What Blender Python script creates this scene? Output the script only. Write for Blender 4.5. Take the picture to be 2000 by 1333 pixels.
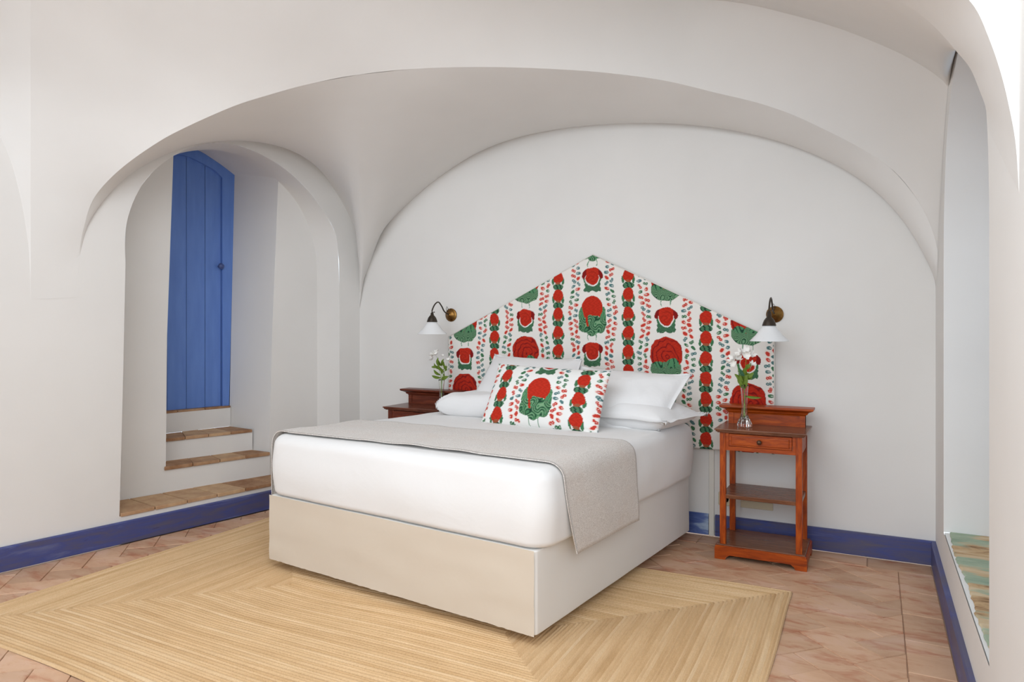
import bpy, bmesh, math, random
import numpy as np
from mathutils import Vector, Matrix
from mathutils.geometry import tessellate_polygon
random.seed(4); rng = np.random.default_rng(4)
for o in list(bpy.data.objects): bpy.data.objects.remove(o)
scn = bpy.context.scene; COL = scn.collection
PI = math.pi

# ------------------------------------------------------------------ camera
FPX, VH, YAW, CY, CZ = 1355.0, 640.5, .4814, -4.26, 1.25
cam = bpy.data.cameras.new('camera'); co = bpy.data.objects.new('camera', cam); COL.objects.link(co)
cam.sensor_width = 36; cam.lens = FPX/2000*36; cam.shift_y = -(666.5-VH)/2000; cam.clip_start = .02
co.location = (0, CY, CZ); co.rotation_euler = (PI/2, 0, YAW)
scn.camera = co
# ------------------------------------------------------------------ light
def srgb(r, g, b):
    f = lambda c: ((c/255)/12.92 if c/255 <= .04045 else ((c/255+.055)/1.055)**2.4)
    return (f(r), f(g), f(b), 1)
w = bpy.data.worlds.new('world'); scn.world = w; w.use_nodes = True
bg = w.node_tree.nodes['Background']; bg.inputs[0].default_value = (.80, .90, 1.0, 1); bg.inputs[1].default_value = 2.1
def area(name, loc, target, sx, sy, power, col):
    l = bpy.data.lights.new(name, 'AREA'); l.shape = 'RECTANGLE'; l.size = sx; l.size_y = sy; l.energy = power; l.color = col
    o = bpy.data.objects.new(name, l); COL.objects.link(o); o.location = loc
    o.rotation_euler = (Vector(target)-Vector(loc)).to_track_quat('-Z', 'Y').to_euler()
    return o
area('room_daylight', (-1.2, -5.6, 2.3), (-1.6, -.5, 1.0), 3.0, 1.4, 22, (.86, .94, 1))
area('window_daylight', (1.0, -1.2, 1.3), (-1.5, -1.4, -.2), 1.2, 1.3, 2.2, (.84, .93, 1))
area('overhead_bounce_fill', (-1.7, -3.2, 2.78), (-1.8, -1.5, 0), 2.2, 1.0, 34, (.86, .93, 1))  # added fill out of view, in place of light bounced off the vault
area('side_daylight', (.20, -3.6, 1.5), (-1.2, -1.3, .3), .9, 1.5, 30, (.84, .93, 1))
scn.view_settings.view_transform = 'Standard'; scn.view_settings.look = 'None'
scn.view_settings.gamma = 1; scn.view_settings.use_curve_mapping = False
scn.view_settings.exposure = -0.17

# ------------------------------------------------------------------ geometry helpers
C0 = np.array([0, CY, CZ]); FW = np.array([-math.sin(YAW), math.cos(YAW), 0.]); RT = np.array([math.cos(YAW), math.sin(YAW), 0.]); UPV = np.array([0, 0, 1.])
def UP(u, v, p, n):
    d = FW+RT*(u-1000)/FPX-UPV*(v-VH)/FPX; n = np.array(n, float); t = np.dot(np.array(p, float)-C0, n)/np.dot(d, n); return C0+t*d
AL = .1648; E_ = np.array([math.sin(AL), math.cos(AL), 0]); O_ = np.array([-math.cos(AL), math.sin(AL), 0]); W0 = np.array([-3.9023, -2, 0.])
def LW(s, wd, z): return W0+E_*s+O_*wd+UPV*z          # left wall coordinates: along, into the wall, up
def UL(u, v, wd=0): return UP(u, v, W0+O_*wd, O_)
XR = .285
def UB(u, v, y=0): return UP(u, v, (0, y, 0), (0, 1, 0))
def UR(u, v, x=XR): return UP(u, v, (x, 0, 0), (1, 0, 0))
def UZ(u, v, z=0): return UP(u, v, (0, 0, z), (0, 0, 1))

def spline(pts, n):
    P = np.array(pts, float); m = len(P)
    d = np.r_[0, np.cumsum(np.linalg.norm(np.diff(P, axis=0), axis=1))]
    T = np.zeros_like(P)
    for i in range(m):
        a, b = max(i-1, 0), min(i+1, m-1); T[i] = (P[b]-P[a])/max(d[b]-d[a], 1e-9)
    out = []
    for t in np.linspace(0, d[-1], n):
        i = min(max(np.searchsorted(d, t)-1, 0), m-2); h = max(d[i+1]-d[i], 1e-9); x = (t-d[i])/h
        out.append((2*x**3-3*x**2+1)*P[i]+(x**3-2*x**2+x)*h*T[i]+(-2*x**3+3*x**2)*P[i+1]+(x**3-x**2)*h*T[i+1])
    return np.array(out)
def spline_idx(pts, sub):
    """catmull-rom with sub points per control interval (keeps index correspondence)"""
    P = np.array(pts, float); m = len(P); out = []
    for i in range(m-1):
        p0, p1, p2, p3 = P[max(i-1, 0)], P[i], P[i+1], P[min(i+2, m-1)]
        for x in np.arange(sub)/sub:
            out.append(.5*((2*p1)+(-p0+p2)*x+(2*p0-5*p1+4*p2-p3)*x*x+(-p0+3*p1-3*p2+p3)*x**3))
    out.append(P[-1]); return np.array(out)

def link(name, me, mat=None, parent=None, smooth=False):
    o = bpy.data.objects.new(name, me); COL.objects.link(o)
    if mat is not None: me.materials.append(mat)
    if smooth: me.polygons.foreach_set('use_smooth', [True]*len(me.polygons))
    if parent is not None: o.parent = parent
    return o
def mesh(name, verts, faces, mat=None, parent=None, smooth=False):
    me = bpy.data.meshes.new(name); me.from_pydata([tuple(map(float, v)) for v in verts], [], faces); me.update()
    return link(name, me, mat, parent, smooth)
def grid(name, G, mat, parent=None, smooth=True, closed_u=False, closed_v=False, flip=False):
    G = np.asarray(G, float); nu, nv = G.shape[:2]; F = []
    for i in range(nu if closed_u else nu-1):
        for j in range(nv if closed_v else nv-1):
            a = i*nv+j; b = ((i+1) % nu)*nv+j; c = ((i+1) % nu)*nv+(j+1) % nv; d = i*nv+(j+1) % nv
            F.append((a, d, c, b) if flip else (a, b, c, d))
    return mesh(name, G.reshape(-1, 3), F, mat, parent, smooth)
class BM:
    def __init__(s): s.b = bmesh.new()
    def box(s, x0, x1, y0, y1, z0, z1, bev=0, seg=2, M=None):
        r = bmesh.ops.create_cube(s.b, size=1); vs = r['verts']
        for v in vs: v.co = Vector(((x0+x1)/2+v.co.x*(x1-x0), (y0+y1)/2+v.co.y*(y1-y0), (z0+z1)/2+v.co.z*(z1-z0)))
        if bev:
            es = list({e for v in vs for e in v.link_edges})
            r2 = bmesh.ops.bevel(s.b, geom=es, offset=bev, segments=seg, affect='EDGES', profile=.5)
            vs = list({v for f in r2['faces'] for v in f.verts} | {v for v in vs if v.is_valid})
        if M is not None:
            for v in vs: v.co = M @ v.co
        return s
    def prism(s, poly, axis, a0, a1):
        """poly: 2-d outline; extruded along axis 'x','y','z'"""
        def P(p, t): return {'x': (t, p[0], p[1]), 'y': (p[0], t, p[1]), 'z': (p[0], p[1], t)}[axis]
        A = [s.b.verts.new(P(p, a0)) for p in poly]; B = [s.b.verts.new(P(p, a1)) for p in poly]; n = len(poly)
        s.b.faces.new(A); s.b.faces.new(B[::-1])
        for i in range(n): s.b.faces.new((A[i], B[i], B[(i+1) % n], A[(i+1) % n]))
        return s
    def lathe(s, prof, c, n=32, axis='z', flute=0, nf=8):
        rings = []
        for k, pk_ in enumerate(prof):
            r, h = pk_[:2]; ring = []
            for i in range(n):
                t = 2*PI*i/n; rr = r
                if flute: rr = r*(1+flute*(prof[k][2] if len(prof[k]) > 2 else 0)*math.cos(nf*t))
                p = (rr*math.cos(t), rr*math.sin(t), h) if axis == 'z' else (rr*math.cos(t), -h, rr*math.sin(t))
                ring.append(s.b.verts.new((c[0]+p[0], c[1]+p[1], c[2]+p[2])))
            rings.append(ring)
        for a, b in zip(rings, rings[1:]):
            for i in range(n): s.b.faces.new((a[i], a[(i+1) % n], b[(i+1) % n], b[i]))
        if prof[0][0] > 1e-4: s.b.faces.new(rings[0][::-1])
        if prof[-1][0] > 1e-4: s.b.faces.new(rings[-1])
        return s
    def tube(s, pts, r, n=10, taper=None):
        P = [Vector(p) for p in pts]; rings = []; up = Vector((0, 0, 1))
        for i, p in enumerate(P):
            t = (P[min(i+1, len(P)-1)]-P[max(i-1, 0)]).normalized()
            a = t.cross(up)
            if a.length < .05: a = t.cross(Vector((1, 0, 0)))
            a.normalize(); b = t.cross(a); rr = r if taper is None else r*(1+(taper-1)*i/(len(P)-1))
            rings.append([s.b.verts.new(p+a*rr*math.cos(2*PI*k/n)+b*rr*math.sin(2*PI*k/n)) for k in range(n)])
        for A, B in zip(rings, rings[1:]):
            for k in range(n): s.b.faces.new((A[k], A[(k+1) % n], B[(k+1) % n], B[k]))
        s.b.faces.new(rings[0][::-1]); s.b.faces.new(rings[-1]); return s
    def leaf(s, base, tip, width, bend=0.0, side=None, seg=6):
        B = Vector(base); T = Vector(tip); d = T-B; sd = Vector(side) if side else d.cross(Vector((.3, 1, .2))); sd.normalize(); nn = d.cross(sd).normalized()
        L = []; 
        for i in range(seg+1):
            t = i/seg; c = B+d*t+nn*bend*math.sin(PI*t)*d.length; wv = width*math.sin(PI*min(1, t*.92+.06))**.8*(1 if t < 1 else .05)
            L.append((s.b.verts.new(c-sd*wv/2+nn*wv*.15), s.b.verts.new(c-nn*.0006), s.b.verts.new(c+sd*wv/2+nn*wv*.15)))
        for a, b in zip(L, L[1:]):
            s.b.faces.new((a[0], a[1], b[1], b[0])); s.b.faces.new((a[1], a[2], b[2], b[1]))
        return s
    def done(s, name, mat, parent=None, smooth=False):
        bmesh.ops.recalc_face_normals(s.b, faces=s.b.faces[:])
        me = bpy.data.meshes.new(name); s.b.to_mesh(me); s.b.free(); return link(name, me, mat, parent, smooth)
def thing(name, label, cat, loc=(0, 0, 0), rz=0, group=None):
    o = bpy.data.objects.new(name, None); COL.objects.link(o); o.location = loc; o.rotation_euler = (0, 0, rz); o.empty_display_size = .1
    return tag(o, label, cat, group)
def tag(o, label, cat, group=None):
    o['label'] = label; o['category'] = cat
    if group: o['group'] = group
    return o
def struct(o): o['kind'] = 'structure'; return o
def autosmooth(o, ang=35):
    me = o.data; me.polygons.foreach_set('use_smooth', [True]*len(me.polygons))
    try: me.set_sharp_from_angle(angle=math.radians(ang))
    except Exception: pass
    return o

# ------------------------------------------------------------------ materials
class MT:
    def __init__(s, name, col=(.8, .8, .8, 1), rough=.6, spec=.4, **kw):
        s.m = bpy.data.materials.new(name); s.m.use_nodes = True; s.nt = s.m.node_tree; s.p = s.nt.nodes['Principled BSDF']
        s.p.inputs['Base Color'].default_value = col; s.p.inputs['Roughness'].default_value = rough
        s.p.inputs['Specular IOR Level'].default_value = spec
        for k, v in kw.items(): s.p.inputs[k.replace('_', ' ')].default_value = v
    def n(s, t, **kw):
        nd = s.nt.nodes.new(t)
        for k, v in kw.items():
            if k in nd.inputs: nd.inputs[k].default_value = v
            else: setattr(nd, k, v)
        return nd
    def l(s, a, b): s.nt.links.new(a, b)
    def coord(s, kind='Object', scale=(1, 1, 1), rot=(0, 0, 0)):
        if kind == 'World': src = s.n('ShaderNodeNewGeometry').outputs['Position']
        else: src = s.n('ShaderNodeTexCoord').outputs[kind]
        mp = s.n('ShaderNodeMapping'); mp.inputs['Scale'].default_value = scale; mp.inputs['Rotation'].default_value = rot
        s.l(src, mp.inputs['Vector']); return mp.outputs[0]
    def noise(s, vec, scale, detail=4, rough=.55, dist=0):
        nd = s.n('ShaderNodeTexNoise', Scale=scale, Detail=detail, Roughness=rough, Distortion=dist); s.l(vec, nd.inputs['Vector']); return nd.outputs['Fac']
    def ramp(s, fac, stops):
        r = s.n('ShaderNodeValToRGB'); e = r.color_ramp.elements
        while len(e) < len(stops): e.new(.5)
        for el, (p, c) in zip(e, stops): el.position = p; el.color = c if len(c) == 4 else (*c, 1)
        s.l(fac, r.inputs[0]); return r.outputs[0]
    def mix(s, fac, a, b, mode='MIX'):
        m = s.n('ShaderNodeMix'); m.data_type = 'RGBA'; m.blend_type = mode
        for sock, v in ((m.inputs[0], fac), (m.inputs[6], a), (m.inputs[7], b)):
            if hasattr(v, 'node'): s.l(v, sock)
            else: sock.default_value = v
        return m.outputs[2]
    def math(s, op, a, b=0.0):
        m = s.n('ShaderNodeMath'); m.operation = op
        for sock, v in ((m.inputs[0], a), (m.inputs[1], b)):
            if hasattr(v, 'node'): s.l(v, sock)
            else: sock.default_value = v
        return m.outputs[0]
    def bump(s, h, strength=.3, dist=.01):
        b = s.n('ShaderNodeBump'); b.inputs['Strength'].default_value = strength; b.inputs['Distance'].default_value = dist
        s.l(h, b.inputs['Height']); s.l(b.outputs[0], s.p.inputs['Normal'])
    def col(s, c): s.l(c, s.p.inputs['Base Color'])

def plaster():
    m = MT('limewashed_plaster', rough=.85, spec=.2); v = m.coord('World')
    a = m.noise(v, 1.3, 3); b = m.noise(v, 9, 6, .6)
    m.col(m.ramp(a, [(.3, srgb(229, 226, 222)), (.7, srgb(235, 232, 228))]))
    m.bump(m.math('ADD', m.math('MULTIPLY', a, .6), m.math('MULTIPLY', b, .18)), .35, .02); return m.m
M_WALL = plaster()

def tile_mat():
    m = MT('terracotta_tile', rough=.55, spec=.35); v = m.coord('World'); oi = m.n('ShaderNodeObjectInfo')
    vo = m.n('ShaderNodeVectorMath'); vo.operation = 'ADD'; m.l(v, vo.inputs[0]); m.l(oi.outputs['Random'], vo.inputs[1])
    v1 = m.coord('World', (1, 1.8, 1), (0, 0, .9)); v2 = m.coord('World', (1, 3.2, 1), (0, 0, -.25))
    a = m.noise(v1, 3.4, 5, .6, .6); b = m.noise(v2, 4.5, 5, .65, .5); c = m.noise(v2, 2.1, 6, .7, .3); g = m.noise(v, 60, 3)
    base = m.ramp(a, [(.32, srgb(198, 152, 120)), (.52, srgb(214, 174, 142)), (.7, srgb(220, 182, 158))])
    red = m.ramp(b, [(.50, (0, 0, 0, 1)), (.66, (1, 1, 1, 1))])
    cc = m.mix(m.math('MULTIPLY', red, .6), base, srgb(178, 96, 60))
    wh = m.ramp(c, [(.64, (0, 0, 0, 1)), (.72, (1, 1, 1, 1))])
    cc = m.mix(m.math('MULTIPLY', wh, .5), cc, srgb(222, 206, 186))
    rv = m.math('ADD', .84, m.math('MULTIPLY', oi.outputs['Random'], .2))
    hs = m.n('ShaderNodeHueSaturation'); m.l(cc, hs.inputs['Color']); m.l(rv, hs.inputs['Value']); m.col(hs.outputs[0])
    m.bump(m.math('ADD', m.math('MULTIPLY', a, .7), m.math('MULTIPLY', g, .15)), .35, .008); return m.m
M_TILE = tile_mat()
M_GROUT = MT('floor_mortar', srgb(182, 152, 130), .9).m

def step_mat():
    m = MT('step_tile', rough=.7, spec=.25); v = m.coord('World', (2, 2, 2)); oi = m.n('ShaderNodeObjectInfo')
    a = m.noise(v, 5, 5, .65); rv = m.math('ADD', m.math('MULTIPLY', a, .7), m.math('MULTIPLY', oi.outputs['Random'], .3))
    m.col(m.ramp(rv, [(.3, srgb(150, 108, 76)), (.5, srgb(184, 146, 112)), (.7, srgb(206, 172, 134))])); m.bump(a, .3, .006); return m.m
M_STEP = step_mat()

def blue_board(dirrot):
    m = MT('blue_stained_board', rough=.45, spec=.35)
    v = m.coord('World', (1.2, 1.2, 9)); v2 = m.coord('World', (2.0, 2.0, 30))
    a = m.noise(v, 2.2, 5, .6, .8); b = m.noise(v2, 3, 4, .6, .3); k = m.noise(v, 5.5, 2, .5)
    c = m.ramp(a, [(.30, srgb(96, 92, 106)), (.45, srgb(80, 82, 122)), (.58, srgb(62, 76, 144)), (.75, srgb(110, 118, 158))])
    c = m.mix(m.math('MULTIPLY', b, .5), c, srgb(96, 90, 106)); kk = m.ramp(k, [(.70, (0, 0, 0, 1)), (.78, (1, 1, 1, 1))])
    c = m.mix(m.math('MULTIPLY', kk, .6), c, srgb(62, 44, 56)); m.col(c); m.bump(b, .15, .004); return m.m
M_BLUE = blue_board(0)
def pale_board():
    m = MT('worn_blue_board', rough=.5, spec=.35); v = m.coord('World', (1, 1, 5)); x = m.n('ShaderNodeSeparateXYZ'); m.l(m.n('ShaderNodeNewGeometry').outputs['Position'], x.inputs[0])
    a = m.noise(v, 6, 5, .6, .5); t = m.math('ADD', m.math('MULTIPLY', m.math('ADD', x.outputs[0], 1.05), 3.6), m.math('MULTIPLY', m.math('SUBTRACT', a, .5), 1.3))
    m.col(m.ramp(t, [(.1, srgb(60, 78, 140)), (.45, srgb(96, 116, 172)), (.75, srgb(176, 194, 214))])); return m.m
M_PALE = pale_board()
def door_paint():
    m = MT('blue_door_paint', rough=.4, spec=.4); v = m.coord('World', (4, 4, .6)); a = m.noise(v, 6, 4)
    m.col(m.ramp(a, [(.3, srgb(98, 134, 206)), (.7, srgb(108, 144, 214))])); m.bump(a, .12, .003); return m.m
M_DOOR = door_paint()
M_KNOB = MT('blue_door_knob', srgb(72, 88, 140), .3, .5).m

def wood(name, c0, c1, c2, rough=.38):
    m = MT(name, rough=rough, spec=.3); v = m.coord('Object', (2.2, 14, 14)); v2 = m.coord('Object', (5, 40, 40))
    a = m.noise(v, 3, 4, .6, 1.2); b = m.noise(v2, 3, 3, .6)
    c = m.ramp(m.math('ADD', m.math('MULTIPLY', a, .75), m.math('MULTIPLY', b, .25)), [(.3, c0), (.5, c1), (.7, c2)]); m.col(c); m.bump(b, .1, .002)
    return m.m
def woodz(name, c0, c1, c2, rough=.38):
    m = MT(name, rough=rough, spec=.3); v = m.coord('Object', (14, 14, 2.2)); a = m.noise(v, 3, 4, .6, 1.2)
    m.col(m.ramp(a, [(.3, c0), (.5, c1), (.7, c2)])); return m.m
R0, R1, R2 = srgb(116, 44, 8), srgb(162, 66, 10), srgb(192, 90, 18)
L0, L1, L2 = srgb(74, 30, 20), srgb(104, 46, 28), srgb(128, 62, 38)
WOOD = {'r': (wood('chestnut_wood', R0, R1, R2), woodz('chestnut_leg', R0, R1, R2), wood('chestnut_top', srgb(96, 56, 36), srgb(120, 74, 50), srgb(140, 90, 62), .25)),
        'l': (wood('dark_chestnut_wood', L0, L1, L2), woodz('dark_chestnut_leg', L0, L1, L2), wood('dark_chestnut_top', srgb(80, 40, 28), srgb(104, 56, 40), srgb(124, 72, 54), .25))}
M_KNOBW = MT('drawer_knob_metal', srgb(96, 70, 52), .35, .5, Metallic=.6).m

def cloth(name, c, rough=.85, amt=.4, scale=5, dist=.02, weave=500, sheen=.2):
    m = MT(name, c, rough, .2); v = m.coord('Object'); a = m.noise(v, scale, 4, .5, .6); b = m.noise(v, weave, 2)
    m.bump(m.math('ADD', a, m.math('MULTIPLY', b, .02)), amt, dist); m.p.inputs['Sheen Weight'].default_value = sheen; return m
M_SHEET = cloth('white_cotton', srgb(236, 234, 232), amt=.22).m
M_PILLOW = cloth('white_pillowcase', srgb(234, 232, 231), amt=.35, scale=6, dist=.02).m
def base_fabric():
    m = cloth('cream_base_fabric', srgb(234, 231, 226), amt=.25, scale=3, dist=.015); return m.m
M_BASE = base_fabric()
def throw():
    m = MT('grey_beige_throw', rough=.95, spec=.1); v = m.coord('Object'); a = m.noise(v, 260, 3, .8); b = m.noise(v, 7, 3)
    c = m.ramp(a, [(.36, srgb(184, 174, 165)), (.5, srgb(212, 204, 197)), (.64, srgb(234, 229, 223))]); c = m.mix(m.math('MULTIPLY', m.ramp(b, [(.5, (0, 0, 0, 1)), (.75, (1, 1, 1, 1))]), .3), c, srgb(206, 188, 176))
    m.col(c); m.bump(m.math('ADD', m.math('MULTIPLY', a, .2), b), .2, .012); m.p.inputs['Sheen Weight'].default_value = .3; return m.m
M_THROW = throw()
def printed():
    m = MT('floral_print_fabric', rough=.85, spec=.15); at = m.n('ShaderNodeVertexColor'); at.layer_name = 'print'; m.col(at.outputs[0])
    v = m.coord('Object'); m.bump(m.noise(v, 400, 2), .1, .001); return m.m
M_PRINT = printed()
M_CREAM = MT('cream_fabric', srgb(226, 220, 212), .85, .15).m
M_DARKLEG = MT('dark_bed_leg', srgb(50, 40, 34), .6).m

def jute():
    m = MT('braided_jute', rough=.9, spec=.15); uv = m.n('ShaderNodeUVMap'); uv.uv_map = 'uv'
    mp = m.n('ShaderNodeMapping'); m.l(uv.outputs[0], mp.inputs[0]); mp.inputs['Scale'].default_value = (1, 1, 1)
    sx = m.n('ShaderNodeSeparateXYZ'); m.l(mp.outputs[0], sx.inputs[0])
    ring = m.math('FLOOR', sx.outputs[1]); wn = m.n('ShaderNodeTexWhiteNoise'); wn.noise_dimensions = '1D'; m.l(ring, wn.inputs['W'])
    # braid: slanted bumps along the strand
    fr = m.math('FRACT', sx.outputs[1]); zig = m.math('ABSOLUTE', m.math('SUBTRACT', fr, .5))
    ph = m.math('ADD', m.math('MULTIPLY', sx.outputs[0], 2*PI/.018), m.math('MULTIPLY', zig, 5.0)); br = m.math('SINE', ph)
    v = m.coord('Object', (1, 1, 1)); fine = m.noise(v, 260, 3, .7); mid = m.noise(v, 5, 4, .6); 
    cmb = m.n('ShaderNodeCombineXYZ'); m.l(m.math('MULTIPLY', sx.outputs[0], 1.1), cmb.inputs[0]); m.l(m.math('MULTIPLY', ring, 3.7), cmb.inputs[1])
    st = m.noise(cmb.outputs[0], 2.0, 3)
    t = m.math('ADD', m.math('MULTIPLY', st, .42), m.math('ADD', m.math('MULTIPLY', fine, .42), m.math('MULTIPLY', wn.outputs[0], .16)))
    c = m.ramp(t, [(.30, srgb(198, 158, 112)), (.52, srgb(222, 186, 142)), (.74, srgb(238, 210, 172))])
    hs = m.n('ShaderNodeHueSaturation'); m.l(c, hs.inputs['Color']); m.l(m.math('ADD', .92, m.math('MULTIPLY', mid, .16)), hs.inputs['Value']); m.col(hs.outputs[0])
    m.bump(m.math('ADD', m.math('MULTIPLY', br, .28), m.math('MULTIPLY', fine, .8)), .32, .003); return m.m
M_JUTE = jute()
def old_sill():
    m = MT('old_painted_sill', rough=.8, spec=.2); v = m.coord('World', (1, 2.4, 1)); a = m.noise(v, 4.5, 5, .65, .5); b = m.noise(v, 9, 5, .7); e = m.noise(v, 2.5, 3)
    c = m.ramp(a, [(.36, srgb(130, 96, 66)), (.46, srgb(196, 162, 122)), (.62, srgb(214, 192, 158))])
    g = m.ramp(e, [(.50, (0, 0, 0, 1)), (.56, (1, 1, 1, 1))]); c = m.mix(m.math('MULTIPLY', g, .85), c, m.ramp(b, [(.3, srgb(134, 160, 140)), (.7, srgb(172, 192, 168))]))
    m.col(c); m.bump(b, .4, .008); return m.m
M_SILL = old_sill()
def brass():
    m = MT('aged_brass', rough=.36, spec=.5, Metallic=.9); v = m.coord('Object'); a = m.noise(v, 30, 4)
    m.col(m.ramp(a, [(.3, srgb(98, 68, 32)), (.55, srgb(140, 102, 52)), (.8, srgb(170, 130, 74))])); return m.m
M_BRASS = brass()
M_BRONZE = MT('dark_bronze', srgb(74, 66, 58), .4, .5, Metallic=.8).m
def opal():
    m = MT('opal_glass', srgb(238, 238, 238), .25, .5); m.p.inputs['Subsurface Weight'].default_value = .25; m.p.inputs['Subsurface Radius'].default_value = (.02, .02, .02); return m.m
M_OPAL = opal()
M_GLASS = MT('clear_glass', (.98, 1, .97, 1), .04, .5, Transmission_Weight=1.0, IOR=1.45).m
def pane():
    m = MT('window_glass'); nt = m.nt; tr = m.n('ShaderNodeBsdfTransparent'); gl = m.n('ShaderNodeBsdfGlossy'); gl.inputs['Roughness'].default_value = .02
    tr.inputs[0].default_value = (.6, .61, .62, 1); mx = m.n('ShaderNodeMixShader'); mx.inputs[0].default_value = .07; m.l(tr.outputs[0], mx.inputs[1]); m.l(gl.outputs[0], mx.inputs[2])
    m.l(mx.outputs[0], nt.nodes['Material Output'].inputs['Surface']); return m.m
M_PANE = pane()
M_LEAF = MT('leaf_green', srgb(104, 128, 44), .5, .4).m
M_STEM = MT('stem_green', srgb(130, 156, 62), .5, .4).m
M_PETAL = MT('white_petal', srgb(246, 242, 236), .6, .3).m
M_PLASTIC = MT('white_plastic', srgb(228, 224, 214), .35, .5).m
M_IVORY = MT('ivory_plastic', srgb(214, 202, 172), .4, .5).m

# ------------------------------------------------------------------ structure
ZC = 3.15; YF = -7.0
def face_with_hole(name, outer, holes, mapf, mat, parent=None):
    loops = [outer]+holes; V3 = [[Vector((p[0], p[1], 0)) for p in lp] for lp in loops]; tris = tessellate_polygon(V3)
    flat = [p for lp in loops for p in lp]; return mesh(name, [mapf(*p) for p in flat], [tuple(t) for t in tris], mat, parent)
# curves on the left wall (s, z)
def sz(p): q = p-W0; return float(q @ E_), float(p[2])
L_px = [(155, 500), (165, 440), (185, 385), (230, 335), (290, 285), (350, 252), (430, 231), (480, 241), (530, 260), (590, 297), (632, 340), (670, 398), (694, 450), (706, 505)]
INN_px = [(245, 520), (245, 450), (260, 395), (290, 345), (341, 303), (380, 286), (430, 279), (480, 289), (540, 319), (590, 360), (630, 411), (655, 456), (662, 510)]
inn = [sz(UL(*p)) for p in INN_px]
inn = spline([(s, z, 0) for s, z in inn], 60)[:, :2]
STEP1 = .178
hole = [(.243, STEP1-.02), (.262, .9)]+[tuple(p) for p in inn]+[(1.83, 1.4), (1.83, STEP1-.02)]
S1 = 2/math.cos(AL)+.0
struct(face_with_hole('wall_left', [(-5.2, 0), (S1, 0), (S1, ZC), (-5.2, ZC)], [hole], lambda s, z: LW(s, 0, z), M_WALL))
# niche: front arch -> back arch
def nb(u, v): return UP(u, v, LW(.66, .304, 0), (math.cos(AL+.09), -math.sin(AL+.09), 0))   # niche back plane
def nbp(s, z):
    n = np.array([math.cos(AL+.09), -math.sin(AL+.09), 0]); p0 = LW(.66, .304, 0); a = LW(s, 0, z); t = np.dot(p0-a, n)/np.dot(O_, n); return a+O_*t
back_top = [(.30, 1.45), (.31, 1.75), (.37, 2.0), (.50, 2.2), (.717, 2.385), (.9, 2.455), (1.05, 2.475), (1.22, 2.452), (1.44, 2.34), (1.6, 2.2), (1.70, 2.03), (1.765, 1.82), (1.78, 1.5)]
bk = spline([(s, z, 0) for s, z in back_top], 61)[:, :2]
def jamb(arr, n=61): return arr
fr_curve = spline([(s, z, 0) for s, z in [(.262, 1.5)]+[tuple(p) for p in inn[::3]]+[(1.83, 1.5)]], 61)[:, :2]
rows = []
for t in np.linspace(0, 1, 5):
    row = [LW(.243+(.30-.243)*0+t*.05, 0, STEP1-.02)*(1-t)+nbp(.29, STEP1-.02)*t]
    for a, b in zip(fr_curve, bk): row.append(LW(a[0], 0, a[1])*(1-t)+nbp(b[0], b[1])*t)
    row.append(LW(1.83, 0, STEP1-.02)*(1-t)+nbp(1.78, STEP1-.02)*t); rows.append(row)
wl = bpy.data.objects['wall_left']
grid('niche_reveal', rows, M_WALL, wl)
# passage opening in the niche back plane, doorway plane further in
Z2, Z3, Z4 = .345, .500, .655
PB = lambda z: 1.385+(z-.35)*.026
dL, dR = .70, 1.385
iL = int(np.argmin(np.abs(bk[:, 0]-.70))); iR = int(np.argmin(np.abs(bk[:, 0]-1.44)))
left_piece = [(.28, STEP1-.02)]+[tuple(p) for p in bk[:iL+1]]+[(.67, 1.2), (.66, STEP1-.02)]
right_piece = [(PB(STEP1)-.002, STEP1-.02), (PB(1.2)-.002, 1.2)]+[tuple(p) for p in bk[iR:]]+[(1.79, STEP1-.02)]
face_with_hole('niche_wall', left_piece, [], nbp, M_WALL, wl); face_with_hole('niche_wall', right_piece, [], nbp, M_WALL, wl)
DA = math.radians(14); DP = LW(1.338, .70, 0)
def dp(al, z, off=0): return DP+np.array([math.sin(DA), math.cos(DA), 0])*al+np.array([-math.cos(DA), math.sin(DA), 0])*off+UPV*z
# door arch (along, z)
door_arch = [(-.62, 2.44), (-.52, 2.50), (-.41, 2.545), (-.25, 2.565), (-.077, 2.495), (.048, 2.425)]
da = spline([(a, z, 0) for a, z in door_arch], 24)[:, :2]
pf = np.array([nbp(.66, STEP1), nbp(.67, 1.2)]+[nbp(*p) for p in bk[iL:iR+1]]+[nbp(PB(1.2), 1.2), nbp(PB(STEP1), STEP1)])
m_ = iR-iL+1; dsp = spline([(a, z, 0) for a, z in da], m_)[:, :2]
pb_ = np.array([dp(-.64, STEP1), dp(-.64, 1.2)]+[dp(*p) for p in dsp]+[dp(.02, 1.2), dp(0, STEP1)])
for row, (A, B) in enumerate([(0, 2), (1, m_+3), (m_+1, m_+4)]):
    pass
grid('passage_reveal', [pf*(1-t)+pb_*t for t in np.linspace(0, 1, 5)], M_WALL, wl)
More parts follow.
